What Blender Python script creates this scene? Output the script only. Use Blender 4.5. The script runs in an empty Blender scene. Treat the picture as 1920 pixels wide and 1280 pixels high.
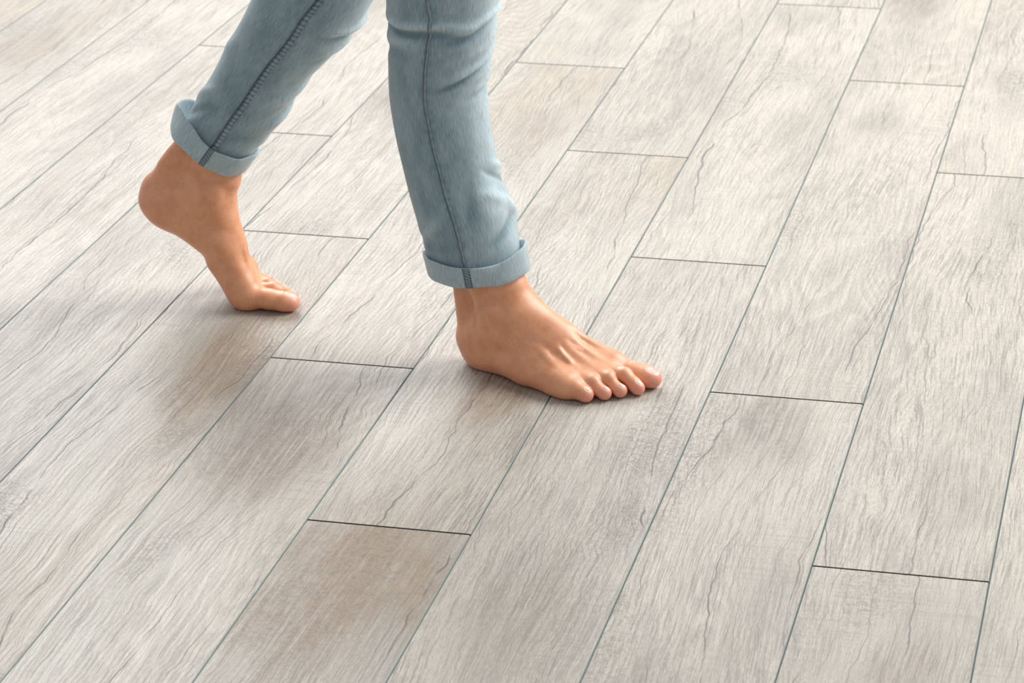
import bpy, bmesh, math, random
import numpy as np
from mathutils import Matrix, Vector
random.seed(7)
scene = bpy.context.scene
col = scene.collection

# ---------------- camera ----------------
cam_data = bpy.data.cameras.new('camera'); cam = bpy.data.objects.new('camera', cam_data); col.objects.link(cam)
RIGHT = Vector((0.9726, 0.2321, -0.0141)); UP = Vector((-0.0737, 0.3649, 0.9281)); FWD = RIGHT.cross(UP) * -1
cam.matrix_world = Matrix(((RIGHT.x, UP.x, -FWD.x, 0.8784), (RIGHT.y, UP.y, -FWD.y, -3.3424), (RIGHT.z, UP.z, -FWD.z, 1.406), (0, 0, 0, 1)))
cam_data.sensor_width = 36.0; cam_data.lens = 5404.88 * 36.0 / 1920.0
cam_data.clip_start = 0.1; cam_data.clip_end = 60
cam_data.dof.use_dof = True; cam_data.dof.focus_distance = 3.45; cam_data.dof.aperture_fstop = 13.0
scene.camera = cam

# ---------------- light and exposure ----------------
scene.view_settings.view_transform = 'Standard'; scene.view_settings.look = 'None'
scene.view_settings.gamma = 1.0; scene.view_settings.use_curve_mapping = False
scene.view_settings.exposure = 0.12
world = bpy.data.worlds.new('room_daylight'); scene.world = world; world.use_nodes = True
bg = world.node_tree.nodes['Background']; bg.inputs[0].default_value = (0.97, 0.985, 1.0, 1); bg.inputs[1].default_value = 0.44
def window_light(name, loc, target, sx, sy, power, colour):
    d = bpy.data.lights.new(name, 'AREA'); d.shape = 'RECTANGLE'; d.size = sx; d.size_y = sy; d.energy = power; d.color = colour
    o = bpy.data.objects.new(name, d); col.objects.link(o); o.location = loc
    o.rotation_euler = (Vector(target) - Vector(loc)).to_track_quat('-Z', 'Y').to_euler()
    return o
window_light('window_light', (2.5, 1.9, 2.8), (0.0, 0.0, 0.1), 2.8, 2.6, 200, (1.0, 0.98, 0.95))
window_light('window_light', (-2.3, 3.6, 3.0), (-0.7, 0.6, 0.0), 3.6, 2.2, 212, (0.97, 0.985, 1.0))

# ---------------- helpers ----------------
class Nodes:
    def __init__(self, name):
        self.mat = bpy.data.materials.new(name); self.mat.use_nodes = True
        self.t = self.mat.node_tree; self.bsdf = self.t.nodes['Principled BSDF']
    def n(self, kind, **kw):
        x = self.t.nodes.new(kind)
        for k, v in kw.items(): setattr(x, k, v)
        return x
    def put(self, sock, v):
        if isinstance(v, bpy.types.NodeSocket): self.t.links.new(v, sock)
        elif v is not None:
            sock.default_value = v if not (hasattr(sock.default_value, '__len__') and len(sock.default_value) == 4 and len(v) == 3) else (*v, 1)
    def math(self, op, a, b=None, c=None, clamp=False):
        x = self.n('ShaderNodeMath', operation=op, use_clamp=clamp)
        for s, v in zip(x.inputs, (a, b, c)): self.put(s, v)
        return x.outputs[0]
    def vec(self, op, a, b=None):
        x = self.n('ShaderNodeVectorMath', operation=op); self.put(x.inputs[0], a)
        if b is not None: self.put(x.inputs[1], b)
        return x.outputs[0]
    def xyz(self, x, y, z):
        c = self.n('ShaderNodeCombineXYZ')
        for s, v in zip(c.inputs, (x, y, z)): self.put(s, v)
        return c.outputs[0]
    def noise(self, v, scale=1.0, detail=2.0, rough=0.5, dist=0.0):
        x = self.n('ShaderNodeTexNoise'); self.put(x.inputs['Vector'], v)
        x.inputs['Scale'].default_value = scale; x.inputs['Detail'].default_value = detail
        x.inputs['Roughness'].default_value = rough; x.inputs['Distortion'].default_value = dist
        return x.outputs[0]
    def ramp(self, v, lo, hi, a=0.0, b=1.0, smooth=True):
        x = self.n('ShaderNodeMapRange', interpolation_type='SMOOTHSTEP' if smooth else 'LINEAR')
        for s, q in zip(x.inputs, (v, lo, hi, a, b)): self.put(s, q)
        return x.outputs[0]
    def mix(self, f, a, b, blend='MIX'):
        x = self.n('ShaderNodeMix', data_type='RGBA', blend_type=blend)
        self.put(x.inputs[0], f); self.put(x.inputs[6], a); self.put(x.inputs[7], b)
        return x.outputs[2]
    def attr(self, name, kind='OBJECT'):
        x = self.n('ShaderNodeAttribute', attribute_type=kind, attribute_name=name); return x
    def bump(self, h, strength, dist, normal=None):
        x = self.n('ShaderNodeBump'); x.inputs['Strength'].default_value = strength; x.inputs['Distance'].default_value = dist
        self.put(x.inputs['Height'], h)
        if normal is not None: self.put(x.inputs['Normal'], normal)
        return x.outputs[0]
    def set(self, **kw):
        for k, v in kw.items(): self.put(self.bsdf.inputs[k.replace('_', ' ')], v)
        return self.mat
def link(name, mesh, parent=None):
    o = bpy.data.objects.new(name, mesh); col.objects.link(o); o.parent = parent; return o
def mesh_of(name, V, F, mats, smooth=True):
    me = bpy.data.meshes.new(name); me.from_pydata([tuple(v) for v in V], [], [tuple(int(i) for i in f) for f in F])
    for m in mats: me.materials.append(m)
    if smooth: me.polygons.foreach_set('use_smooth', [True]*len(me.polygons))
    me.update(); return me

# ---------------- materials ----------------
def plank_material():
    N = Nodes('weathered_oak')
    tc = N.n('ShaderNodeTexCoord').outputs['Object']; rnd = N.attr('grain').outputs['Fac']
    sep = N.n('ShaderNodeSeparateXYZ'); N.put(sep.inputs[0], tc); x, y = sep.outputs[0], sep.outputs[1]
    seed = N.math('MULTIPLY', rnd, 91.7)
    tone = N.attr('tone').outputs['Fac']; brown = N.attr('brown').outputs['Fac']
    sx, sy, samt = N.attr('stain_x').outputs['Fac'], N.attr('stain_y').outputs['Fac'], N.attr('stain').outputs['Fac']
    ssz = N.attr('stain_size').outputs['Fac']
    def P(kx, ky, dz=0.0, xx=None):
        return N.xyz(N.math('MULTIPLY', xx if xx is not None else x, kx), N.math('MULTIPLY', y, ky), N.math('ADD', seed, dz))
    # growth: slow field whose contours are the cathedral figure
    wob = N.noise(P(9, 7, 3.1), 1, 3, 0.6)
    xw = N.math('ADD', x, N.math('MULTIPLY', N.math('SUBTRACT', wob, 0.5), 0.022))
    fig = N.noise(P(6.5, 0.95, 11.0, xw), 1, 1.0, 0.45)
    ringphase = N.math('FRACT', N.math('MULTIPLY', fig, 36.0))
    ring = N.math('MULTIPLY', N.ramp(ringphase, 0.0, 0.75), N.ramp(ringphase, 0.86, 1.0, 1.0, 0.0))
    # big soft tonal clouds
    cloud = N.noise(P(7, 1.5, 20.0, xw), 1, 3, 0.55)
    cloud2 = N.noise(P(13, 4.0, 27.0, xw), 1, 3, 0.6)
    warm = N.noise(P(5, 1.1, 33.0), 1, 2, 0.5)
    # fibres
    xf = N.math('ADD', x, N.math('MULTIPLY', N.math('SUBTRACT', N.noise(P(7, 5, 44.0), 1, 2, 0.5), 0.5), 0.012))
    xf = N.math('ADD', xf, N.math('MULTIPLY', N.math('SUBTRACT', fig, 0.5), 0.10))
    fib = N.noise(P(560, 11, 41.0, xf), 1, 2, 0.6)
    fib2 = N.noise(P(110, 2.0, 47.0, xf), 1, 3, 0.65)
    fmask = N.noise(P(10, 2.4, 53.0), 1, 2, 0.5)
    fib3 = N.noise(P(290, 14, 49.0, xf), 1, 2, 0.6)
    # cracks: long wandering splits that follow the grain
    wa = N.noise(P(2.0, 1.2, 55.0), 1, 1, 0.5); wb = N.noise(P(5, 9, 57.0), 1, 2, 0.6); wc = N.noise(P(20, 45, 58.0), 1, 2, 0.6)
    cm = N.noise(P(10, 2.1, 60.0), 1, 2, 0.5); cm2 = N.noise(P(12, 3.4, 71.0), 1, 2, 0.55)
    cm3 = N.noise(P(24, 11.0, 73.0), 1, 2, 0.55)
    def split(freq, amp_a, amp_b, amp_c, width, mask):
        p = N.math('ADD', N.math('ADD', N.math('MULTIPLY', x, freq), N.math('MULTIPLY', wa, amp_a)), N.math('ADD', N.math('MULTIPLY', wb, amp_b), N.math('MULTIPLY', wc, amp_c)))
        d = N.math('ABSOLUTE', N.math('SUBTRACT', N.math('FRACT', N.math('ADD', p, seed)), 0.5))
        return N.math('MULTIPLY', N.math('SUBTRACT', 1.0, N.math('DIVIDE', d, width), clamp=True), mask)
    crack = split(10.5, 1.9, 0.30, 0.050, N.ramp(cm, 0.46, 0.72, 0.005, 0.024, False), N.math('MULTIPLY', N.ramp(cm, 0.40, 0.52), N.ramp(cm3, 0.36, 0.54, 0.2, 1.0)))
    fine = N.math('MAXIMUM', split(33.0, 4.5, 0.85, 0.14, 0.034, N.ramp(cm2, 0.49, 0.60)), split(62.0, 7.0, 1.3, 0.25, 0.05, N.ramp(cm2, 0.52, 0.40, 0.0, 0.55)))
    line = split(150.0, 17.0, 3.4, 0.75, N.ramp(fmask, 0.35, 0.65, 0.07, 0.17), N.ramp(cm3, 0.36, 0.56, 0.2, 1.0))
    grit = N.noise(P(900, 110, 97.0, xf), 1, 3, 0.65); tick = N.noise(P(420, 420, 99.0), 1, 2, 0.6)
    # knots and scribbled burr patches
    kn = N.noise(P(6.5, 2.3, 80.0), 1, 1, 0.5)
    dx = N.math('SUBTRACT', x, sx); dy = N.math('MULTIPLY', N.math('SUBTRACT', y, sy), 0.42)
    rad = N.math('DIVIDE', N.math('SQRT', N.math('ADD', N.math('MULTIPLY', dx, dx), N.math('MULTIPLY', dy, dy))), ssz)
    rad = N.math('ADD', rad, N.math('ADD', N.math('MULTIPLY', N.math('SUBTRACT', cloud2, 0.5), 1.8), N.math('MULTIPLY', N.math('SUBTRACT', fib3, 0.5), 0.9)))
    stain = N.math('MULTIPLY', N.math('MULTIPLY', N.ramp(rad, 0.25, 1.15, 1.0, 0.0), samt), N.math('MULTIPLY', N.ramp(fib2, 0.30, 0.62, 0.70, 1.10), N.ramp(fib3, 0.34, 0.64, 0.55, 1.20)), clamp=True)
    burr = N.math('MAXIMUM', N.ramp(kn, 0.56, 0.72), N.math('MULTIPLY', stain, 0.9))
    scr = N.noise(P(75, 75, 85.0), 1, 3, 0.6, 1.2)
    scrib = N.math('MULTIPLY', N.math('SUBTRACT', 1.0, N.math('DIVIDE', N.math('ABSOLUTE', N.math('SUBTRACT', scr, 0.5)), 0.035), clamp=True), burr)
    saw = N.math('MULTIPLY', N.ramp(N.noise(P(5, 210, 90.0), 1, 1, 0.5), 0.5, 0.68), N.ramp(N.noise(P(6, 4, 95.0), 1, 2, 0.5), 0.5, 0.68))
    # colour
    light = (0.505, 0.465, 0.400); grey = (0.320, 0.295, 0.258); tan = (0.410, 0.335, 0.250); darkb = (0.235, 0.195, 0.150); crk = (0.085, 0.078, 0.075)
    g = N.math('ADD', N.math('ADD', N.ramp(cloud, 0.42, 0.72, 0.0, 0.55), N.ramp(cloud2, 0.5, 0.75, 0.0, 0.35)), tone, clamp=True)
    c = N.mix(g, light, grey)
    c = N.mix(N.math('MULTIPLY', N.ramp(warm, 0.45, 0.7), brown, clamp=True), c, tan)
    c = N.mix(N.math('MULTIPLY', ring, N.ramp(warm, 0.40, 0.62, 0.12, 0.42)), c, (0.28, 0.255, 0.23))
    c = N.mix(N.ramp(fib2, 0.48, 0.72, 0.0, 0.22), c, (0.27, 0.245, 0.22))
    c = N.mix(N.math('MULTIPLY', N.ramp(fib3, 0.55, 0.66), N.ramp(fmask, 0.36, 0.64, 0.10, 0.46)), c, (0.24, 0.22, 0.20))
    c = N.mix(N.math('MULTIPLY', N.ramp(fib, 0.50, 0.66), N.ramp(fmask, 0.30, 0.60, 0.25, 0.62)), c, (0.20, 0.18, 0.16))
    c = N.mix(N.ramp(fib, 0.50, 0.30, 0.0, 0.22), c, (0.63, 0.59, 0.53))
    c = N.mix(N.math('MULTIPLY', line, 0.42), c, (0.17, 0.148, 0.125))
    c = N.mix(N.ramp(grit, 0.52, 0.66, 0.0, 0.34), c, (0.20, 0.178, 0.155))
    c = N.mix(N.ramp(grit, 0.48, 0.34, 0.0, 0.26), c, (0.66, 0.62, 0.55))
    c = N.mix(N.ramp(tick, 0.60, 0.68, 0.0, 0.30), c, (0.19, 0.165, 0.145))
    c = N.mix(N.math('MULTIPLY', saw, 0.30), c, (0.26, 0.24, 0.22))
    c = N.mix(N.math('MULTIPLY', N.ramp(kn, 0.58, 0.78), 0.35), c, grey)
    c = N.mix(N.math('MULTIPLY', stain, 0.85), c, N.mix(brown, (0.215, 0.200, 0.185), (0.285, 0.205, 0.130)))
    c = N.mix(N.math('MULTIPLY', scrib, 0.75), c, (0.16, 0.145, 0.13))
    c = N.mix(N.math('MULTIPLY', fine, 0.62), c, (0.15, 0.135, 0.125))
    c = N.mix(N.math('MULTIPLY', crack, 0.90), c, crk)
    h = N.math('SUBTRACT', N.math('MULTIPLY', fib, 0.5), N.math('ADD', crack, N.math('MULTIPLY', N.math('ADD', N.math('ADD', fine, line), scrib), 0.5)))
    b = N.bump(h, 0.5, 0.0009)
    return N.set(Base_Color=c, Roughness=N.ramp(fib2, 0.3, 0.7, 0.46, 0.58), Normal=b, IOR=1.45)
def plain(name, colour, rough=0.6, **kw):
    N = Nodes(name); tc = N.n('ShaderNodeTexCoord').outputs['Object']
    v = N.noise(tc, 60, 3, 0.6)
    return N.set(Base_Color=N.mix(N.ramp(v, 0.3, 0.7, 0.0, 0.35), colour, tuple(k*0.75 for k in colour)), Roughness=rough, **kw)
def denim_material(name, base, dark, lightc, fade_amt, weave=False):
    N = Nodes(name)
    uv = N.n('ShaderNodeUVMap', uv_map='cloth').outputs[0]
    sep = N.n('ShaderNodeSeparateXYZ'); N.put(sep.inputs[0], uv); u, v = sep.outputs[0], sep.outputs[1]
    def P(a, b, z=0.0): return N.xyz(N.math('MULTIPLY', u, a), N.math('MULTIPLY', v, b), z)
    warp = N.noise(P(1100, 70), 1, 2, 0.6)
    weft = N.noise(P(260, 1000, 5.0), 1, 1, 0.5)
    mott = N.noise(P(38, 16, 9.0), 1, 4, 0.62)
    slub = N.noise(P(420, 11, 14.0), 1, 2, 0.55)
    fade_shade = N.attr('fade_shade', 'GEOMETRY').outputs['Fac']
    f = N.math('ADD', N.math('MULTIPLY', fade_shade, fade_amt), N.ramp(mott, 0.3, 0.75, -0.13, 0.16), clamp=True)
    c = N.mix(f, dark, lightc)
    c = N.mix(N.ramp(warp, 0.40, 0.68, 0.0, 0.42), c, tuple(k*0.50 for k in base))
    c = N.mix(N.ramp(warp, 0.48, 0.28, 0.0, 0.30), c, tuple(min(1, k*1.75) for k in base))
    c = N.mix(N.ramp(slub, 0.60, 0.80, 0.0, 0.35), c, tuple(min(1, k*1.8) for k in base))
    twill = N.math('SINE', N.math('MULTIPLY', N.math('ADD', u, N.math('MULTIPLY', v, 1.0 if not weave else -0.8)), 2*math.pi/0.0016))
    h = N.math('ADD', N.math('MULTIPLY', twill, 0.25), N.math('ADD', warp, weft))
    if weave: c = N.mix(N.ramp(twill, -0.4, 0.9, 0.0, 0.22), c, tuple(k*0.6 for k in base))
    return N.set(Base_Color=c, Roughness=0.92, Normal=N.bump(h, 0.30, 0.0006), Sheen_Weight=0.45, Sheen_Roughness=0.5, Specular_IOR_Level=0.15)
def skin_material():
    N = Nodes('skin'); tc = N.n('ShaderNodeTexCoord').outputs['Object']
    flush = N.attr('flush', 'GEOMETRY').outputs['Fac']
    m1 = N.noise(tc, 55, 3, 0.55); m2 = N.noise(tc, 420, 2, 0.6)
    c = N.mix(N.ramp(m1, 0.35, 0.7), (0.800, 0.375, 0.192), (0.715, 0.298, 0.140))
    c = N.mix(N.ramp(m2, 0.4, 0.75, 0.0, 0.22), c, (0.50, 0.215, 0.11))
    c = N.mix(N.math('MULTIPLY', flush, 0.9), c, (0.770, 0.290, 0.215))
    por = N.noise(tc, 900, 2, 0.6); cre = N.noise(N.vec('MULTIPLY', tc, (220, 220, 420)), 1, 2, 0.6)
    h = N.math('ADD', por, N.math('MULTIPLY', cre, 0.8))
    return N.set(Base_Color=c, Roughness=0.44, Normal=N.bump(h, 0.22, 0.0006), Subsurface_Weight=0.22, Subsurface_Radius=(1.0, 0.35, 0.2), Subsurface_Scale=0.004, Specular_IOR_Level=0.85, Sheen_Weight=0.10, Sheen_Roughness=0.4)
M_plank = plank_material()
M_edge = plain('bevel_grey', (0.19, 0.235, 0.22), 0.5)
M_base = plain('underlay', (0.045, 0.048, 0.046), 0.8)
M_skin = skin_material()
M_nail = plain('nail', (0.66, 0.53, 0.47), 0.36, Coat_Weight=0.1)
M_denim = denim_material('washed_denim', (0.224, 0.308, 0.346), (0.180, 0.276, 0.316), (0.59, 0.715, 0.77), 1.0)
M_cuff = denim_material('denim_inside', (0.38, 0.48, 0.52), (0.36, 0.47, 0.51), (0.58, 0.68, 0.72), 0.5, True)
M_seam = denim_material('seam_denim', (0.18, 0.25, 0.29), (0.055, 0.085, 0.105), (0.36, 0.45, 0.49), 1.0)

# ---------------- floor ----------------
PW, PL = 0.1925, 1.3778
ORX, ORY = 2.3 * PW, 6.0 * PW
BX0, BX1, BY0, BY1 = -3.0, 2.9, -2.4, 6.2
def box_mesh(name, lo, hi, mat):
    bm = bmesh.new(); bmesh.ops.create_cube(bm, size=1.0)
    for v in bm.verts: v.co = [lo[k] + (v.co[k] + 0.5)*(hi[k]-lo[k]) for k in range(3)]
    me = bpy.data.meshes.new(name); bm.to_mesh(me); bm.free(); me.materials.append(mat); return me
floor = link('floor', box_mesh('floor', (BX0, BY0, -0.03), (BX1, BY1, -0.009), M_base)); floor['kind'] = 'structure'
def plank_mesh(length):
    w, l, b, t = PW/2 - 0.00025, length/2 - 0.0013, 0.0010, 0.009
    bs = 0.0003
    V = [(-w,-l,-t),(w,-l,-t),(w,l,-t),(-w,l,-t), (-w,-l,-b),(w,-l,-b),(w,l,-b),(-w,l,-b), (-w+b,-l+bs,0),(w-b,-l+bs,0),(w-b,l-bs,0),(-w+b,l-bs,0)]
    F = [(3,2,1,0),(0,1,5,4),(1,2,6,5),(2,3,7,6),(3,0,4,7),(4,5,9,8),(5,6,10,9),(6,7,11,10),(7,4,8,11),(8,9,10,11)]
    me = mesh_of('plank', V, F, [M_plank, M_edge, M_base], False)
    for i in (2,4,6,8): me.polygons[i].material_index = 1
    for i in (1,3,5,7): me.polygons[i].material_index = 2
    return me
full_plank = plank_mesh(PL)
SPECIAL = {(0,-1): dict(tone=0.05, stain_x=0.045, stain_y=0.17, stain=1.0, stain_size=0.085, brown=1.0), (1,-1): dict(stain_x=-0.02, stain_y=0.42, stain=1.0, stain_size=0.095, brown=0.45, tone=0.0), (2,-1): dict(tone=0.42, brown=0.8, stain_x=0.01, stain_y=0.55, stain=1.0, stain_size=0.14), (2,0): dict(stain_x=0.03, stain_y=-0.27, stain=0.9, stain_size=0.06, brown=0.8), (4,-1): dict(stain_x=-0.01, stain_y=0.60, stain=0.75, stain_size=0.075, brown=0.2), (3,-1): dict(tone=0.14, brown=0.5, stain_x=0.0, stain_y=-0.42, stain=0.5, stain_size=0.09), (1,0): dict(brown=0.7, stain_x=0.02, stain_y=0.30, stain=0.5, stain_size=0.07), (4,0): dict(tone=0.05, brown=0.1)}
def lay_planks():
    for k in range(-18, 20):
        # k-th column spans k..k+1 plank widths
        ph = {0: 8.134, 1: 5.737, 2: 3.345}[k % 3]
        x = (k + 0.5)*PW - ORX
        if x + PW/2 < BX0 or x - PW/2 > BX1: continue
        y0 = ph*PW - ORY
        for m in range(-5, 7):
            yc = y0 + (m + 0.5)*PL
            if yc + PL/2 < BY0 or yc - PL/2 > BY1: continue
            o = link('plank', full_plank, floor); o.location = (x, yc, 0.0)
            r = random.Random(k*131 + m*17)
            s = dict(grain=r.random(), tone=r.uniform(-0.08, 0.14), brown=r.uniform(0.1, 0.75), stain_x=r.uniform(-0.05, 0.05), stain_y=r.uniform(-0.5, 0.5), stain=r.choice([0, 0.3, 0.5, 0.7]), stain_size=r.uniform(0.04, 0.08))
            s.update(SPECIAL.get((k, m), {}))
            for a, b in s.items(): o[a] = float(b)
lay_planks()

# ---------------- person ----------------
# ---------- signed-distance sculpting ----------
def rotm(axis, deg):
    a = math.radians(deg); c, s = math.cos(a), math.sin(a)
    return np.array({'x': [[1,0,0],[0,c,-s],[0,s,c]], 'y': [[c,0,s],[0,1,0],[-s,0,c]], 'z': [[c,-s,0],[s,c,0],[0,0,1]]}[axis], float)
IDENT = (np.eye(3), np.zeros(3))
def about(R, piv): piv = np.array(piv, float); return (R, piv - R @ piv)
def compose(A, B): return (A[0] @ B[0], A[0] @ B[1] + A[1])     # A after B
class Field:
    def __init__(self, lo, hi, h):
        self.lo = np.array(lo, float); self.h = h
        self.n = np.ceil((np.array(hi, float) - self.lo) / h).astype(int) + 1
        self.D = np.full(self.n, 60.0, np.float32)
    def box(self, lo, hi):
        i0 = np.clip(np.floor((lo - self.lo) / self.h).astype(int), 0, self.n)
        i1 = np.clip(np.ceil((hi - self.lo) / self.h).astype(int) + 1, 0, self.n)
        return i0, i1
    def prim(self, pr):
        kind, M = pr['t'], pr['M']; R, t = M
        if kind == 'cone':
            a, b = np.array(pr['a'], float), np.array(pr['b'], float); m = max(pr['ra'], pr['rb'])
            s = np.array(pr.get('s', (1,1,1)), float)
            l0, l1 = np.minimum(a, b) - m*s, np.maximum(a, b) + m*s
        else:
            c = np.array(pr['c'], float); rd = np.array(pr['r'], float); mr = np.linalg.norm(rd) if 'rot' in pr else rd
            l0, l1 = c - mr, c + mr
        pad = pr['k'] + 2.0
        cs = np.array([[x, y, z] for x in (l0[0]-pad, l1[0]+pad) for y in (l0[1]-pad, l1[1]+pad) for z in (l0[2]-pad, l1[2]+pad)])
        cs = cs @ R.T + t
        i0, i1 = self.box(cs.min(0), cs.max(0))
        if np.any(i1 <= i0): return None
        ax = [self.lo[k] + self.h*np.arange(i0[k], i1[k]) - t[k] for k in range(3)]
        X, Y, Z = ax[0][:,None,None], ax[1][None,:,None], ax[2][None,None,:]
        P = [(R[0,k]*X + R[1,k]*Y + R[2,k]*Z).astype(np.float32) for k in range(3)]   # inverse pose
        if kind == 'cone':
            mid = (a + b)/2
            P = [(P[k] - mid[k])/s[k] for k in range(3)]; A = (a-mid)/s; B = (b-mid)/s
            u = B - A; L2 = max(u @ u, 1e-9)
            q = [P[k] - A[k] for k in range(3)]
            w = np.clip((q[0]*u[0] + q[1]*u[1] + q[2]*u[2])/L2, 0, 1)
            d = np.sqrt(sum((q[k] - w*u[k])**2 for k in range(3))) - (pr['ra'] + (pr['rb']-pr['ra'])*w)
            d = d*float(s.min())**0.5 if s.min() < 1 else d
        else:
            q = [P[k] - c[k] for k in range(3)]
            if 'rot' in pr:
                E = pr['rot']; q = [E[0,k]*q[0] + E[1,k]*q[1] + E[2,k]*q[2] for k in range(3)]
            k0 = np.sqrt(sum((q[k]/rd[k])**2 for k in range(3))); k1 = np.sqrt(sum((q[k]/rd[k]**2)**2 for k in range(3)))
            d = k0*(k0-1)/np.maximum(k1, 1e-6)
        return tuple(slice(i0[k], i1[k]) for k in range(3)), d.astype(np.float32)
    def add(self, pr):
        r = self.prim(pr)
        if r is None: return
        sl, d = r; k = max(pr['k'], 1e-3); A = self.D[sl]
        h = np.clip(0.5 + 0.5*(A - d)/k, 0, 1); self.D[sl] = A + (d - A)*h - k*h*(1-h)
    def sub(self, pr):
        r = self.prim(pr)
        if r is None: return
        sl, d = r; k = max(pr['k'], 1e-3); A = self.D[sl]; d = -d
        h = np.clip(0.5 - 0.5*(A - d)/k, 0, 1); self.D[sl] = A + (d - A)*h + k*h*(1-h)
    def union(self, B, k):
        h = np.clip(0.5 + 0.5*(self.D - B)/k, 0, 1); self.D = self.D + (B - self.D)*h - k*h*(1-h)
    def floor(self, z, k):
        d = (z - (self.lo[2] + self.h*np.arange(self.n[2])))[None,None,:].astype(np.float32)
        h = np.clip(0.5 - 0.5*(self.D - d)/k, 0, 1); self.D = self.D + (d - self.D)*h + k*h*(1-h)
    def mesh(self, smooth=2):
        D = self.D; ins = D < 0; n = self.n - 1
        cnt = np.zeros(n, np.int8)
        for dx in (0,1):
            for dy in (0,1):
                for dz in (0,1): cnt += ins[dx:dx+n[0], dy:dy+n[1], dz:dz+n[2]]
        act = (cnt > 0) & (cnt < 8); idx = np.argwhere(act)
        vid = np.full(n, -1, np.int32); vid[act] = np.arange(len(idx))
        acc = np.zeros((len(idx), 3)); num = np.zeros(len(idx))
        I = idx.T
        for axis in range(3):
            o1, o2 = [k for k in range(3) if k != axis]
            for u in (0,1):
                for v in (0,1):
                    off = [0,0,0]; off[o1] = u; off[o2] = v; of2 = list(off); of2[axis] = 1
                    a = D[I[0]+off[0], I[1]+off[1], I[2]+off[2]]; b = D[I[0]+of2[0], I[1]+of2[1], I[2]+of2[2]]
                    m = (a < 0) != (b < 0); tt = np.where(m, a/np.where(m, a-b, 1), 0)
                    pt = np.tile(np.array(off, float), (len(idx),1)); pt[:,axis] += tt
                    acc[m] += pt[m]; num[m] += 1
        V = self.lo + self.h*(idx + acc/num[:,None])
        F = []
        for axis in range(3):
            o1, o2 = (axis+1) % 3, (axis+2) % 3
            sl = [slice(1,-1)]*3; sl[axis] = slice(0,-1); s2 = list(sl); s2[axis] = slice(1,None)
            a = ins[tuple(sl)]; b = ins[tuple(s2)]
            for flip, m in ((0, a & ~b), (1, ~a & b)):
                e = np.argwhere(m)
                if not len(e): continue
                e = e + np.array([0 if k == axis else 1 for k in range(3)])
                def g(u, v):
                    c = e.copy(); c[:,o1] -= u; c[:,o2] -= v; return vid[c[:,0], c[:,1], c[:,2]]
                q = np.stack([g(1,1), g(0,1), g(0,0), g(1,0)], 1)
                F.append(q[:, ::-1] if flip else q)
        F = np.concatenate(F); F = F[(F >= 0).all(1)]
        E = np.concatenate([F[:, [0,1]], F[:, [1,2]], F[:, [2,3]], F[:, [3,0]]])
        for _ in range(smooth):
            S = np.zeros_like(V); c = np.bincount(E.ravel(), minlength=len(V)).astype(float)
            for k in range(3): S[:,k] = np.bincount(E[:,0], V[E[:,1],k], len(V)) + np.bincount(E[:,1], V[E[:,0],k], len(V))
            V = V*0.4 + 0.6*S/np.maximum(c,1)[:,None]
        return V, F

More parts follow.
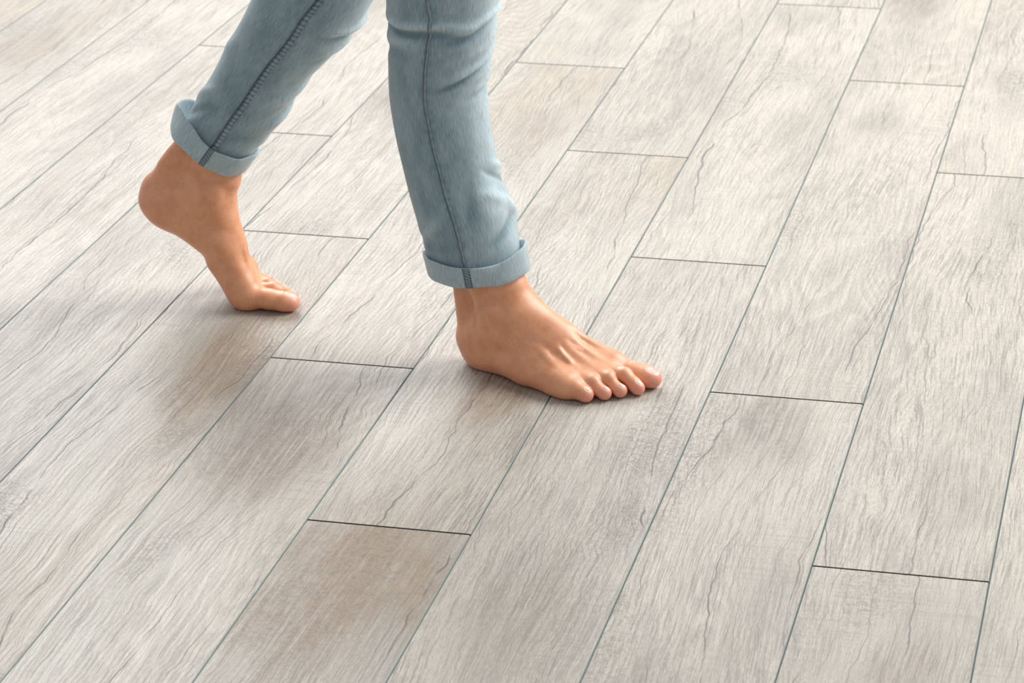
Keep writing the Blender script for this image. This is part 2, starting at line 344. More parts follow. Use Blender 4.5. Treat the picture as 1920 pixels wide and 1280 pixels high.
# ---------- foot anatomy in millimetres; x heel to toes, y towards the big toe, z up ----------
def foot_prims(lift, ankle, roll, reach=1.0):
    MP = (194, 0, 15)
    foot = about(rotm('y', lift), MP)
    leg = compose(foot, about(rotm('x', roll) @ rotm('y', ankle), (66, 2, 72)))
    body, toes, cuts, tend = [], [], [], []
    def C(lst, M, a, ra, b, rb, k, s=None):
        d = dict(t='cone', M=M, a=a, ra=ra, b=b, rb=rb, k=k)
        if s: d['s'] = s
        lst.append(d)
    def E(lst, M, c, r, k, rot=None):
        d = dict(t='ell', M=M, c=c, r=r, k=k)
        if rot is not None: d['rot'] = rot
        lst.append(d)
    # heel and hindfoot
    E(body, foot, (35, 0, 27), (35, 29.5, 30), 8)
    E(body, foot, (40, 1, 13), (33, 26, 15), 10)
    C(body, foot, (46, 0, 46), 32, (78, 2, 58), 33, 16)
    # ankle and lower leg
    C(body, leg, (64, 2, 78), 35, (59, 2, 130), 32, 18, (1.06, 0.94, 1))
    C(body, leg, (62, 2, 130), 33, (56, 0, 215), 37, 14, (1.12, 0.98, 1))
    C(body, leg, (56, 0, 215), 37, (48, -2, 330), 38, 20)
    C(body, foot, (14, 0, 38), 17, (9, 3, 84), 11.5, 16)
    C(body, leg, (9, 3, 84), 11.5, (20 if lift < 5 else 27, 4, 290), 16, 16)
    C(body, leg, (82, 5, 92), 13, (66 if lift < 5 else 78, 6, 300), 11, 16)
    E(body, leg, (61, -28, 76), (13, 10, 18), 12)
    E(body, leg, (72, 30, 86), (15, 10, 18), 13)
    # instep and midfoot
    C(body, foot, (82, 6, 71), 29, (134, 13, 47), 24, 16)
    C(body, foot, (70, -2, 45), 33, (128, 0, 34), 25, 16)
    C(body, foot, (42, -8, 17), 19, (110, -28, 16), 16, 14)
    C(body, foot, (110, -28, 16), 16, (172, -43, 13), 13, 12)
    C(body, foot, (45, 12, 28), 20, (122, 22, 40), 19, 14)
    heads = [(197, 29, 19.5, 17.5), (204, 9, 16, 13), (197, -7, 15, 12.5), (187, -23, 14, 12), (173, -40, 13.5, 14)]
    bases = [(124, 24, 46, 18), (122, 9, 50, 16), (117, -5, 44, 16), (106, -19, 33, 15), (84, -22, 22, 14)]
    for h, b in zip(heads, bases): C(body, foot, b[:3], b[3], h[:3], h[3], 10)
    C(body, foot, (112, -18, 34), 14, (168, -31, 18), 12, 10)
    for h in heads: C(body, foot, h[:3], h[3], (h[0]-14, h[1], h[2]+ 2), h[3], 10)
    E(body, IDENT, (195, 22, 10), (20, 22, 13), 8); C(body, foot, (140, 24, 24), 15, (182, 26, 14), 15, 12)
    E(body, foot, (184, -22, 9), (24, 30, 12), 8)
    # toes: metatarsal head, knuckle, last joint, pad
    rays = [[(198, 29, 18, 16.8), (226, 33, 15, 12.2), (242, 34, 13.5, 12.2), (250, 33.5, 12, 11.8)],
            [(204, 10, 17, 11.5), (225, 10, 20.5, 8.8), (240, 6.5, 13, 7.7), (246, 5.5, 9, 8.7)],
            [(197, -6, 16, 11), (213, -8, 19.5, 8.6), (225, -11, 11.6, 6.7), (231.5, -12, 9.2, 8.7)],
            [(187, -22, 15, 11), (201, -24, 18, 8.5), (213, -27, 11.0, 7.0), (219, -27.5, 8.8, 8.5)],
            [(174, -40, 14, 11.5), (187, -42, 15, 9.2), (199, -43.5, 10.6, 8.8), (203, -44, 9.2, 9)]]
    rays = [[(r[0][0] + (p[0]-r[0][0])*reach, *p[1:]) for p in r] for r in rays]
    for i, r in enumerate(rays):
        chain = []
        for a, b in zip(r, r[1:]):
            s = (1, 1.16, 0.96) if i == 0 else (1, 1.05, 1)
            C(chain, IDENT, a[:3], a[3], b[:3], b[3], 5 if i else 7, s)
        toes.append(chain)
    return dict(body=body, toes=toes, cuts=cuts, tend=tend, heads=heads, foot=foot, leg=leg, rays=rays)
def extras(F, pr, sgn):
    foot, leg, rays = pr['foot'], pr['leg'], pr['rays']
    # extensor tendons as low ridges on the instep
    o = [(104, 10, 79), (108, 4, 76), (106, -2, 72), (102, -7, 66), (98, -12, 58)]
    for i, r in enumerate(rays):
        h = np.array(r[0][:3], float); top = (h[0]-10, h[1]*0.95, h[2] + r[0][3] + (1.5 if i else 3.0))
        mid = tuple((np.array(o[i])*0.45 + np.array(top)*0.55) + np.array([0, 0, 0.5 if i else 2]))
        F.add(dict(t='cone', M=foot, a=(o[i][0], o[i][1], o[i][2]-5), ra=1.5, b=mid, rb=2.2, k=8)); F.add(dict(t='cone', M=foot, a=mid, ra=2.2, b=top, rb=2.4, k=6))
def details(F, pr):
    foot, rays = pr['foot'], pr['rays']
    vein = [[(96,-24,52),(118,-14,60),(136,-6,57),(150,-2,51),(168,2,43)], [(136,-6,57),(150,-16,46),(166,-20,37)], [(100,8,84),(122,6,68),(140,12,63),(160,20,53)], [(118,-14,60),(108,2,76)]]
    for ln in vein:
        for a, b in zip(ln, ln[1:]): F.add(dict(t='cone', M=foot, a=a, ra=1.2, b=b, rb=1.2, k=5))
    for i in range(5):
        c, L, r = nail_spot(pr, i); top = c[2] + r*(0.96 if i == 0 else 0.98)
        F.sub(dict(t='ell', M=IDENT, c=(c[0], c[1], top + 0.5), r=(L[1]+0.9, L[0]+0.9, 2.1 if i == 0 else 1.5), k=0.8, rot=rotm('y', 16 if i == 0 else 30)))
def nail_spot(pr, i):
    r = pr['rays'][i]; a, b = np.array(r[2][:3]), np.array(r[3][:3]); L = (6.4, 8.2) if i == 0 else ((3.0, 3.4) if i < 4 else (2.6, 3.2))
    c = b + np.array([0.8 if i == 0 else 2.6, 0, 0]); return c, L, r[3][3]
def build_foot(lift, ankle, roll, reach, mirror, h, lo, hi):
    pr = foot_prims(lift, ankle, roll, reach)
    F = Field(lo, hi, h)
    i0 = np.ceil((np.array([150, -72, lo[2]+h]) - F.lo)/h).astype(int); tlo = F.lo + i0*h; thi = np.minimum(tlo + [140, 130, 62], F.lo + (F.n-1)*h - 1e-3) - h
    T = Field(tlo, thi, h); sl = tuple(slice(i0[k], i0[k] + T.n[k]) for k in range(3))
    for q in pr['body']: F.add(q)
    extras(F, pr, 1)
    for ch in pr['toes']:
        t = Field(tlo, thi, h)
        for q in ch: t.add(q)
        T.union(t.D, 0.8)
    A = F.D[sl]; w = np.clip(0.5 + 0.5*(A - T.D)/5.0, 0, 1); F.D[sl] = A + (T.D - A)*w - 5.0*w*(1-w)
    for q in pr['cuts']: F.sub(q)
    details(F, pr)
    F.floor(0.3, 3.0)
    V, Q = F.mesh(2)
    if mirror: V = V*[1, -1, 1]; Q = Q[:, ::-1]
    return V, Q, pr
# ---------- jeans: centre line (x, y, z, half width) from hem to hip ----------
LEG_R = [(0.0200,-0.0130,0.128,0.0562),(0.0164,-0.0122,0.1487,0.0575),(0.0110,-0.0111,0.1756,0.0607),(0.0038,-0.0095,0.2007,0.0608),(-0.0093,-0.0068,0.2387,0.0582),(-0.0201,-0.0044,0.2913,0.0592),(-0.0252,-0.0034,0.3225,0.0602),(-0.0290,-0.0026,0.3618,0.0604),(-0.0263,-0.0031,0.4069,0.0628),(-0.0221,-0.0040,0.4440,0.0652),(-0.0210,-0.0043,0.4756,0.0680),(-0.0178,-0.0049,0.5164,0.0720),(-0.022,-0.003,0.57,0.076),(-0.045,0.003,0.66,0.083),(-0.075,0.008,0.75,0.090),(-0.10,0.012,0.86,0.096)]
LEG_L = [(-0.3850,0.1395,0.2160,0.0485),(-0.3694,0.1391,0.2380,0.0488),(-0.3541,0.1382,0.2585,0.0505),(-0.3293,0.1369,0.2906,0.0540),(-0.3084,0.1358,0.3240,0.0553),(-0.2890,0.1348,0.3537,0.0568),(-0.2670,0.1338,0.3829,0.0615),(-0.2484,0.1328,0.4095,0.0655),(-0.2275,0.1317,0.4436,0.0705),(-0.2057,0.1305,0.4856,0.0740),(-0.185,0.131,0.54,0.078),(-0.165,0.135,0.62,0.082),(-0.150,0.136,0.73,0.089),(-0.130,0.132,0.86,0.096)]
def spline(ctrl, step=0.0022):
    C = np.array(ctrl, float); n = len(C); out = []
    for i in range(n-1):
        p0, p1, p2, p3 = C[max(i-1,0)], C[i], C[i+1], C[min(i+2,n-1)]
        m = max(2, int(np.linalg.norm((p2-p1)[:3])/step))
        for t in np.linspace(0, 1, m, endpoint=False):
            out.append(0.5*(2*p1 + (p2-p0)*t + (2*p0-5*p1+4*p2-p3)*t*t + (3*p1-p0-3*p2+p3)*t**3))
    out.append(C[-1]); O = np.array(out)
    for _ in range(6): O[1:-1] = O[1:-1]*0.5 + 0.25*(O[:-2] + O[2:])
    return O
def frames(O, heading):
    T = np.gradient(O[:, :3], axis=0); T /= np.linalg.norm(T, axis=1)[:,None]
    f = np.array([math.cos(math.radians(heading)), math.sin(math.radians(heading)), 0.0])
    E1 = f - (T @ f)[:,None]*T; E1 /= np.linalg.norm(E1, axis=1)[:,None]
    return T, E1, np.cross(T, E1)
def wrap(a): return (a + math.pi) % (2*math.pi) - math.pi
D2R = math.pi/180
# folds: angle of the middle, height there, rise per radian, half span (deg), width, depth (minus = crease)
FOLDS_R = [(-95,0.447,-0.002,70,0.0050,-0.0030),(-95,0.4575,-0.002,75,0.0060,0.0034),(-120,0.430,0.0,45,0.0070,0.0022),
           (-20,0.452,0.012,55,0.0050,-0.0032),(-5,0.4645,0.012,60,0.0065,0.0036),(0,0.437,0.016,45,0.0065,0.0030),(-28,0.395,0.024,55,0.0048,-0.0032),(-10,0.412,0.022,55,0.0075,0.0034),
           (5,0.398,0.016,32,0.0060,0.0022),(5,0.372,0.020,40,0.0055,-0.0022),(12,0.383,0.02,36,0.006,0.0020),(-140,0.413,0.0,40,0.006,-0.0018),(15,0.340,0.02,30,0.010,0.0012),
           (20,0.252,-0.03,35,0.0065,0.0026),(10,0.236,-0.045,40,0.0055,-0.0026),(-24,0.214,0.0,26,0.020,0.0026),(-52,0.215,0.06,16,0.020,-0.0014),(0,0.205,-0.035,38,0.008,0.0022),(-15,0.178,0.015,42,0.006,-0.0030),(25,0.190,-0.03,28,0.006,0.0022),(-130,0.180,-0.02,45,0.009,-0.0020),(-110,0.200,0.03,40,0.009,0.0018)]
FOLDS_L = [(0,0.428,0.010,60,0.0050,-0.0034),(10,0.438,0.010,60,0.0060,0.0040),(5,0.401,0.018,50,0.0048,-0.0030),(10,0.411,0.018,48,0.0062,0.0030),
           (0,0.318,0.030,45,0.0075,-0.0030),(-20,0.333,0.025,45,0.0080,0.0024),(5,0.302,0.02,40,0.007,0.0018),(-150,0.275,0.03,40,0.008,0.0022),(-140,0.255,0.03,45,0.007,-0.0022),
           (-60,0.262,0.01,50,0.010,-0.0014),(10,0.262,-0.02,35,0.008,0.0014),(-150,0.345,0.02,40,0.010,0.0014)]
def fold_sum(th, z, folds):
    d = np.zeros(np.broadcast(th, z).shape)
    for a, z0, sl, span, w, amp in folds:
        da = wrap(th - a*D2R); s = np.clip(1 - (da/(span*D2R))**2, 0, 1)**1.5
        zz = z - z0 - sl*da - 0.004*np.sin(da*3)
        d += 1.7*amp*s*np.exp(-(zz/w)**2)
    return d
def ripple(th, z, seed):
    r = np.random.RandomState(seed); d = 0
    for i in range(14):
        k = r.randint(1, 5); f = r.uniform(8, 60); d = d + r.uniform(0.3, 1)*np.sin(k*th + f*z*2 + r.uniform(0, 6.28))*12/(12+f)
    return d*0.00055
def leg_tube(ctrl, heading, folds, seed, nth=150):
    O = spline(ctrl); T, E1, E2 = frames(O, heading)
    th = np.linspace(-math.pi, math.pi, nth, endpoint=False)[None,:]; z = O[:,2][:,None]
    rad = O[:,3][:,None] + fold_sum(th, z, folds) + ripple(th, z, seed)
    V = O[:,None,:3] + rad[...,None]*(np.cos(th)[...,None]*E1[:,None]*1.02 + np.sin(th)[...,None]*E2[:,None]*0.98)
    return O, T, E1, E2, V
def grid_faces(n, m, closed=True, off=0):
    F = []
    for i in range(n-1):
        for j in range(m if closed else m-1):
            j2 = (j+1) % m; F.append((off+i*m+j, off+i*m+j2, off+(i+1)*m+j2, off+(i+1)*m+j))
    return F
def surf_at(O, T, E1, E2, folds, seed, th, i):
    z = O[i,2]; rad = O[i,3] + fold_sum(np.array([th]), np.array([z]), folds)[0] + ripple(np.array([th]), np.array([z]), seed)[0]
    dirn = math.cos(th)*E1[i]*1.02 + math.sin(th)*E2[i]*0.98
    return O[i,:3] + rad*dirn, dirn/np.linalg.norm(dirn)
def seam_strip(tube, folds, seed, path, width, up, pucker, period, z_lo, z_hi):
    # path: list of (height, angle in degrees); a folded ridge with a sharp edge on one side
    O, T, E1, E2, _ = tube; zs = np.array([p[0] for p in path]); an = np.array([p[1] for p in path])
    idx = [i for i in range(len(O)) if z_lo <= O[i,2] <= z_hi]
    prof = [(-0.55,-0.0015),(-0.5,0.7),(-0.38,1.0),(-0.2,0.85),(0.0,0.95),(0.2,0.75),(0.4,0.5),(0.55,-0.0012)]
    V, UV = [], []; s = 0.0
    for n, i in enumerate(idx):
        if n: s += np.linalg.norm(O[i,:3]-O[idx[n-1],:3])
        th = np.interp(O[i,2], zs, an)*D2R
        pk = math.sin(2*math.pi*s/period + 0.7*math.sin(s*190)) 
        for k, (w, hgt) in enumerate(prof):
            c, nrm = surf_at(O, T, E1, E2, folds, seed, th + w*width/O[i,3], i)
            h = (hgt*up*(1 + pucker*pk*(0.3 + 0.7*(k >= 3))) if hgt > 0 else hgt)
            V.append(c + nrm*h); UV.append((w*width, s))
    return np.array(V), grid_faces(len(idx), len(prof), False), UV
def cuff_mesh(tube, heading, height, tilt, flare, seed, lipgap=0.0040, nth=150):
    # rolled hem: inside layer, folded bottom edge, outside layer with a free upper lip
    O, T, E1, E2, _ = tube
    t, r0 = T[4], O[0,3]; ds = np.linalg.norm(O[8,:3]-O[0,:3])/8
    prof = [(-0.0035,1.15),(-0.0035,0.6),(-0.0030,0.08),(-0.0012,-0.02),(0.0020,-0.05),(0.0052,-0.02),(0.0064,0.06),(0.0068,0.2),(0.0068,0.4),(0.0067,0.6),(0.0066,0.8),(0.0064,0.94),(0.0056,1.0),(0.0044,1.0),(0.0030,0.93),(0.0016,0.7),(0.0008,0.4)]
    th = np.linspace(-math.pi, math.pi, nth, endpoint=False)
    rr = np.random.RandomState(seed); ph = rr.uniform(0, 6.28, 6)
    V, UV = [], []
    for k, (off, hh) in enumerate(prof):
        for a in th:
            outer = 1.0 if off > 0.0015 else 0.0
            wav = 0.0016*math.sin(2*a+ph[0]+2*hh) + 0.0014*math.sin(3*a+ph[1]-1.5*hh) + 0.0008*math.sin(7*a+ph[2]+3*hh) + 0.0005*math.sin(11*a+ph[4])
            top = hh*height*(1 + 0.06*math.sin(3*a+ph[3])) + 0.0010*math.sin(4*a+ph[5]) + 0.0007*math.sin(7*a+ph[0]) 
            ax = top + tilt(a) ; ro = off + outer*(wav*0.8*max(hh,0.2))
            fl, fz = flare(a, hh)
            ro += outer*fl; ax += outer*fz
            # radius follows the leg at that height
            q = min(max(ax, 0)/ds, len(O)-2.01); j = int(q); q -= j
            rl = O[j,3]*(1-q) + O[j+1,3]*q; cc = O[j,:3]*(1-q) + O[j+1,:3]*q + t*min(ax, 0)
            e1j, e2j = E1[j]*(1-q) + E1[j+1]*q, E2[j]*(1-q) + E2[j+1]*q
            V.append(cc + (rl+ro)*(math.cos(a)*e1j*1.02 + math.sin(a)*e2j*0.98)); UV.append((a*r0, hh*height + off))
    n = len(prof); F = grid_faces(n, nth)
    return np.array(V), F, UV
def bump1(a, c, w): return math.exp(-(wrap(a - c*D2R)/(w*D2R))**2)
TILT_R = lambda a: -0.0050*math.cos(a - 20*D2R) - 0.003 - 0.004*bump1(a, -70, 45) + 0.003*bump1(a,-140,30)
FLARE_R = lambda a, h: (0.005*bump1(a,10,45)-0.0025*bump1(a,-150,40)*h + 0.001*h, 0.004*h*bump1(a, 25, 30) - 0.002*h*bump1(a,-60,30))
TILT_L = lambda a: -0.002 - 0.005*bump1(a, 180, 50) + 0.0025*bump1(a, 10, 50)
FLARE_L = lambda a, h: (0.016*bump1(a, 175, 38)*(0.35 + 0.65*h) + 0.003*bump1(a, 10, 40)*h, 0.006*bump1(a, -165, 40)*h - 0.007*h*bump1(a, 180, 16) + 0.003*h*bump1(a,15,40))
SEAM_R = [(0.12,-75),(0.155,-76),(0.216,-74.4),(0.261,-75),(0.297,-76.8),(0.327,-77.5),(0.354,-79.2),(0.396,-79.2),(0.437,-78),(0.468,-75),(0.495,-79.2),(0.9,-90)]
SEAM_L = [(0.20,-77),(0.248,-77.5),(0.284,-80),(0.326,-77),(0.394,-74.4),(0.431,-74),(0.462,-69.6),(0.9,-60)]
RSC = 1.04
R_POSE = (0, -16, 0, 1.0); R_AT = (-0.00419, -0.00526); R_HEAD = -18
L_POSE = (43, -13, 0, 1.12); L_AT = (-0.54181, 0.12936); L_HEAD = 4
def to_world(V, at, head): return (np.asarray(V)*RSC/1000) @ rotm('z', head).T + np.array([at[0], at[1], 0])
def smoothstep(x, a, b): t = np.clip((x-a)/(b-a), 0, 1); return t*t*(3-2*t)
def flush_of(V, pr, mirror):
    # ruddy skin at toe tips, heel, ball and the outer border
    P = V*[1, -1, 1] if mirror else V
    f = np.zeros(len(P))
    for i, r in enumerate(pr['rays']):
        c = np.array(r[3][:3]) + [2, 0, -3]; d = np.linalg.norm(P - c, axis=1); f = np.maximum(f, (0.95 if i else 0.9)*(1 - smoothstep(d, 6, 17 if i else 24)))
        c = np.array(r[1][:3]); d = np.linalg.norm(P - c, axis=1); f = np.maximum(f, 0.35*(1 - smoothstep(d, 5, 16)))
    R, t = pr['foot']; Q = (P - t) @ R
    d = np.linalg.norm((Q - [25, 0, 15])/[1, 1, 1], axis=1); f = np.maximum(f, 0.5*(1 - smoothstep(d, 15, 48)))
    d = np.linalg.norm((Q - [186, 20, 4])/[1.5, 2, 1], axis=1); f = np.maximum(f, 0.45*(1 - smoothstep(d, 6, 28)))
    f = np.maximum(f, 0.4*(1 - smoothstep(Q[:,2], 4, 20)))
    return f
H = 1.15
VR, QR, PRR = build_foot(*R_POSE, False, H, (-25, -75, -3), (285, 75, 205))
VL, QL, PRL = build_foot(*L_POSE, True, H, (-75, -75, -3), (290, 75, 300))
flush = np.concatenate([flush_of(VR, PRR, False), flush_of(VL, PRL, True)])
WR, WL = to_world(VR, R_AT, R_HEAD), to_world(VL, L_AT, L_HEAD)
def tuck(W, ctrl, hem):
    # the calf stays inside the trouser leg
    O = spline(ctrl); T = np.gradient(O[:,:3], axis=0); T /= np.linalg.norm(T, axis=1)[:,None]
    O, T = O[:260], T[:260]
    near = np.where(W[:,2] > O[0,2] - 0.07)[0]; W = W.copy()
    for chunk in np.array_split(near, 40):
        P = W[chunk]; i = np.argmin(((P[:,None] - O[None,:,:3])**2).sum(2), 1)
        ax = ((P - O[i,:3])*T[i]).sum(1) + i*0.0022; c = O[i,:3]; d = P - c; d = d - (d*T[i]).sum(1)[:,None]*T[i]; n = np.linalg.norm(d, axis=1)
        lim = O[i,3] - 0.0085; w = smoothstep(ax, hem - 0.030, hem + 0.012); ex = np.maximum(n - lim, 0)*w
        W[chunk] = P - d*(ex/np.maximum(n, 1e-6))[:,None]
    return W
WR, WL = tuck(WR, LEG_R, 0.006), tuck(WL, LEG_L, 0.008)
# thighs and pelvis, hidden in the jeans, so the body stays one surface
def hidden_legs():
    F = Field((-560, -180, 190), (220, 340, 1130), 7.0)
    def tube(ctrl, k, shrink, start):
        P = [p for p in ctrl if p[2] > start]
        for a, b in zip(P, P[1:]): F.add(dict(t='cone', M=IDENT, a=tuple(v*1000 for v in a[:3]), ra=a[3]*1000*shrink, b=tuple(v*1000 for v in b[:3]), rb=b[3]*1000*shrink, k=k))
    tube([(0.0, -0.006, 0.16, 0.05)] + LEG_R[5:], 10, 0.80, 0.1)
    tube([(-0.355, 0.1382, 0.25, 0.046)] + LEG_L[5:], 10, 0.80, 0.1)
    for c, r in (((-115, 72, 900), (112, 150, 95)), ((-112, 72, 985), (100, 138, 110)), ((-108, 72, 1050), (96, 130, 60))): F.add(dict(t='ell', M=IDENT, c=c, r=r, k=50))
    V, Q = F.mesh(2); V = V/1000
    low = np.where(V[:,0] < -0.17, 0.345, 0.235); keep = V[:,2] > low
    Q = Q[keep[Q].all(1)]; used = np.unique(Q); mp = np.full(len(V), -1); mp[used] = np.arange(len(used))
    return V[used], mp[Q]
VH, QH = hidden_legs()
person = bpy.data.objects.new('person', None); col.objects.link(person); person.location = (-0.12, 0.07, 0.0)
person['label'] = 'barefoot person in rolled-up light blue jeans, walking across the pale wood floor'; person['category'] = 'person'
bpy.context.view_layer.update()
def part(name, mesh, parent=None):
    o = link(name, mesh, parent or person)
    if parent is None: o.location = -person.location
    return o
V = np.concatenate([WR, WL, VH]); F = np.concatenate([QR, QL + len(WR), QH + len(WR) + len(WL)])
body_me = bpy.data.meshes.new('body')
body_me.vertices.add(len(V)); body_me.vertices.foreach_set('co', V.ravel())
body_me.loops.add(len(F)*4); body_me.loops.foreach_set('vertex_index', F.ravel().astype(np.int32))
body_me.polygons.add(len(F)); body_me.polygons.foreach_set('loop_start', np.arange(0, len(F)*4, 4, dtype=np.int32))
body_me.polygons.foreach_set('loop_total', np.full(len(F), 4, np.int32)); body_me.update(calc_edges=True)
at = body_me.attributes.new('flush', 'FLOAT', 'POINT'); at.data.foreach_set('value', np.concatenate([flush, np.zeros(len(VH))]).astype(np.float32))
bm = bmesh.new(); bm.from_mesh(body_me)
bed = [e for e in bm.edges if e.is_boundary]
for left in (False, True):
    es = [e for e in bed if (e.verts[0].co.x < -0.17) == left]
    try: bmesh.ops.bridge_loops(bm, edges=es)
    except Exception as ex: print('bridge', ex)
bmesh.ops.recalc_face_normals(bm, faces=bm.faces); bm.to_mesh(body_me); bm.free()
body_me.materials.append(M_skin); body_me.polygons.foreach_set('use_smooth', [True]*len(body_me.polygons)); body_me.update()
body = part('body', body_me)
def toenail(Vl, pr, i, mirror, at_, head):
    c, L, r = nail_spot(pr, i); sg = -1 if mirror else 1
    S = Vl*[1, sg, 1]
    sel = S[(np.abs(S[:,0]-c[0]) < 22) & (np.abs(S[:,1]-c[1]) < 16) & (S[:,2] > c[2]-2) & (S[:,2] < c[2]+22)]
    n = 13; pts = np.zeros((n, n, 3))
    for a in range(n):
        for b in range(n):
            u, v = -1 + 2*a/(n-1), -1 + 2*b/(n-1)
            k = (abs(u)**3.2 + abs(v)**3.2)**(1/3.2); m = max(abs(u), abs(v)); s = m/k if k > 1e-6 else 1
            x, y = c[0] + u*s*L[1], c[1] + v*s*L[0]
            d = (sel[:,0]-x)**2 + (sel[:,1]-y)**2; j = np.argsort(d)[:10]; w = np.exp(-d[j]/1.6) + 1e-9
            z = (sel[j,2]*w).sum()/w.sum()
            pts[a, b] = (x, y, z)
    top = pts[...,2].copy()
    for _ in range(5):
        q = pts[...,2].copy(); q[1:-1,1:-1] = (pts[:-2,1:-1,2] + pts[2:,1:-1,2] + pts[1:-1,:-2,2] + pts[1:-1,2:,2])/4; pts[...,2] = q
    pts[...,2] = np.maximum(pts[...,2], top)
    edge = np.maximum(np.abs(np.linspace(-1,1,n))[:,None], np.abs(np.linspace(-1,1,n))[None,:])
    front = (np.linspace(-1,1,n)[:,None] > 0.8)
    pts[...,2] += np.where(edge > 0.99, np.where(front, 0.45, -0.2), 0.55 + 0.3*(1-edge))
    W = to_world((pts.reshape(-1,3))*[1, sg, 1], at_, head)
    F = grid_faces(n, n, False); F = F if not mirror else [f[::-1] for f in F]
    nrm = mesh_of('toenail', W, F, [M_nail]); part('toenail', nrm, body)
for i in range(5):
    toenail(VR, PRR, i, False, R_AT, R_HEAD); toenail(VL, PRL, i, True, L_AT, L_HEAD)

# ---------------- jeans ----------------
def cloth(name, V, F, UV, mat, parent=None, fade_shade=None):
    me = mesh_of(name, V, F, [mat]); uvl = me.uv_layers.new(name='cloth'); vi = np.zeros(len(me.loops), np.int32); me.loops.foreach_get('vertex_index', vi)
    uvl.data.foreach_set('uv', np.asarray(UV, np.float32)[vi].ravel())
    fa = me.attributes.new('fade_shade', 'FLOAT', 'POINT'); fa.data.foreach_set('value', (np.full(len(V), 0.5) if fade_shade is None else fade_shade).astype(np.float32))
    return part(name, me, parent)
def leg_geo(ctrl, heading, folds, seed, centre, seam):
    tube = leg_tube(ctrl, heading, folds, seed); O, V = tube[0], tube[4]; n, m = V.shape[:2]
    s = np.concatenate([[0], np.cumsum(np.linalg.norm(np.diff(O[:,:3], axis=0), axis=1))])
    th = np.linspace(-math.pi, math.pi, m, endpoint=False)
    U = np.stack([np.broadcast_to(th[None,:]*0.06, (n, m)), np.broadcast_to(s[:,None], (n, m))], -1)
    z = O[:,2][:,None]; d = fold_sum(th[None,:], z, folds)
    # washed-out shin and crests, darker seams; lit front and crease shade painted in
    fade_shade = 0.20 + 0.55*np.exp(-(wrap(th[None,:] - centre*D2R)/0.80)**2) + 0.15*np.exp(-(wrap(th[None,:] - (centre+180)*D2R)/0.6)**2) + d*110
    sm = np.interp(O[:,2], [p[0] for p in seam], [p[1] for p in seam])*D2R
    fade_shade = fade_shade - 0.30*np.exp(-(wrap(th[None,:] - sm[:,None])/0.10)**2)*(0.6 + 0.4*np.sin(s[:,None]*420 + 2*np.sin(s[:,None]*60)))
    return tube, V.reshape(-1,3), grid_faces(n, m), U.reshape(-1,2), np.clip(fade_shade, 0, 1).ravel()
tR, v1, f1, u1, a1 = leg_geo(LEG_R, -12, FOLDS_R, 3, -2, SEAM_R)
tL, v2, f2, u2, a2 = leg_geo(LEG_L, -3, FOLDS_L, 5, 0, SEAM_L)
hip = []; nh = 90; hs = [(0.80,0.118,0.150),(0.84,0.128,0.172),(0.90,0.128,0.178),(0.96,0.120,0.170),(1.01,0.112,0.158),(1.045,0.108,0.152),(1.047,0.104,0.148),(1.03,0.102,0.146)]
for zz, rx, ry in hs:
    for j in range(nh):
        a = -math.pi + 2*math.pi*j/nh; hip.append((-0.115 + rx*math.cos(a), 0.073 + ry*math.sin(a), zz))
o1, o2 = len(v1), len(v1) + len(v2)
JV = np.concatenate([v1, v2, np.array(hip)]); JF = f1 + [tuple(i+o1 for i in f) for f in f2] + grid_faces(len(hs), nh, True, o2)
JU = np.concatenate([u1, u2 + [0.7, 0.3], np.array([(p[1]*1.0, p[2]) for p in hip])]); JA = np.concatenate([a1, a2, np.full(len(hip), 0.3)])
jeans = cloth('jeans', JV, JF, JU, M_denim, None, JA)
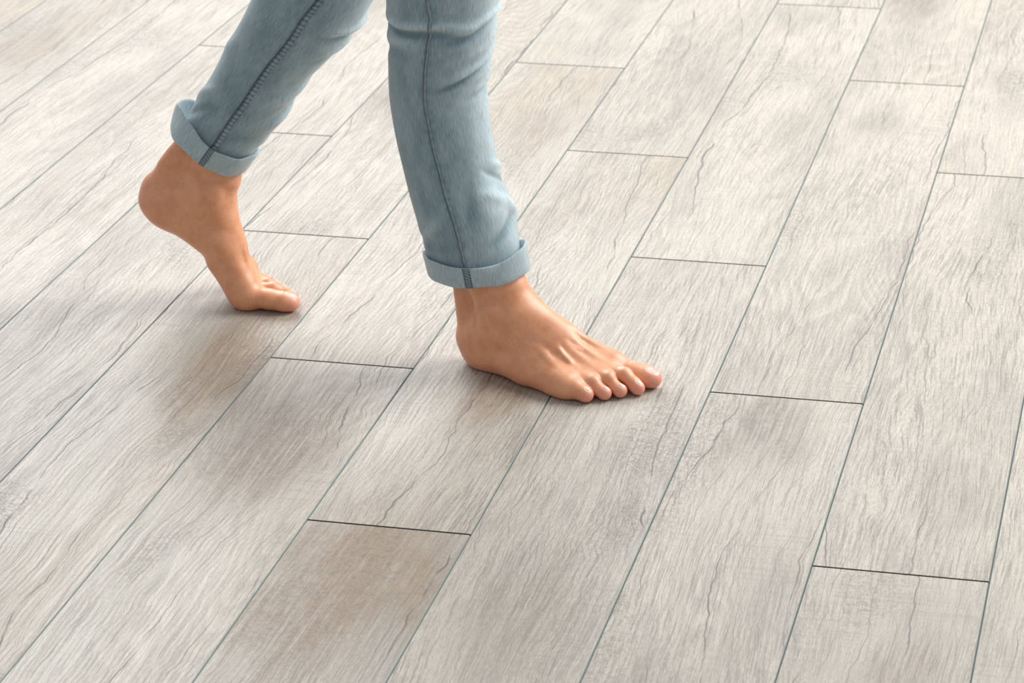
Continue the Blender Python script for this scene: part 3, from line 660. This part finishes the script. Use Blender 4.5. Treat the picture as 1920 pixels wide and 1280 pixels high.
for tube, head, hgt, tilt, flare, seed, sa in ((tR, -12, 0.029, TILT_R, FLARE_R, 1, -75), (tL, -3, 0.030, TILT_L, FLARE_L, 2, -78)):
    Vc, Fc, Uc = cuff_mesh(tube, head, hgt, tilt, flare, seed); c = cloth('cuff', Vc, Fc, Uc, M_cuff, jeans); c['label'] = 'rolled hem showing the paler inside of the denim'
    # the side seam turned up with the hem: a raised strip of two stitched ridges
    A = Vc.reshape(-1, 150, 3)[4:14]; cen = A.mean(axis=(0, 1)); j0 = int(round((sa + 180)/2.4)); cols = [(-1.9,-0.0003),(-1.6,0.0008),(-0.9,0.0011),(-0.2,0.0006),(0.5,0.0008),(1.2,0.0013),(1.6,0.0004),(1.8,-0.0003)]
    rows = np.linspace(0, len(A)-1.001, 56); S, SU, SF = [], [], []
    for q, rw in enumerate(rows):
        for cx, up_ in cols:
            a0, b0 = int(rw), int(math.floor(j0 + cx)); fa, fb = rw - a0, j0 + cx - b0
            p = (A[a0,b0]*(1-fb) + A[a0,b0+1]*fb)*(1-fa) + (A[a0+1,b0]*(1-fb) + A[a0+1,b0+1]*fb)*fa
            dn = p - cen; dn[2] = 0; dn /= np.linalg.norm(dn); st = 1 + 0.45*math.sin(q*1.35 + cx)
            S.append(p + dn*(up_*st if up_ > 0 else up_)); SU.append((cx*0.0025, q*0.0006)); SF.append(0.0 if up_ < 0 else (0.0 if cx in (-1.6, 1.6) else 0.5 + 0.42*math.sin(q*1.35 + cx*2)))
    cloth('seam', np.array(S), grid_faces(len(rows), len(cols), False), SU, M_seam, jeans, np.clip(np.array(SF), 0, 1))
for tube, folds, seed, path, w, up, pk, per, z0 in ((tR, FOLDS_R, 3, SEAM_R, 0.0046, 0.0014, 0.08, 0.011, 0.13), (tL, FOLDS_L, 5, SEAM_L, 0.0095, 0.0017, 0.5, 0.0068, 0.225)):
    Vs, Fs, Us = seam_strip(tube, folds, seed, path, w, up, pk, per, z0, 0.80)
    fd = np.array([0.0, 0.0, 0.0, 0.35, 0.8, 0.6, 0.45, 0.3]*(len(Vs)//8))  # dark edge paints in the shade beside the ridge's sharp side
    pz = np.array([p[1] for p in Us]); fd = np.clip(fd + (0.08 if pk < 0.2 else 0.42)*np.array([0, 0, 0, 1, 1, 1, 1, 1]*(len(Vs)//8))*np.sin(pz*2*math.pi/per + 0.7*np.sin(pz*190)), 0, 1)
    cloth('seam', Vs, Fs, Us, M_seam, jeans, fd)
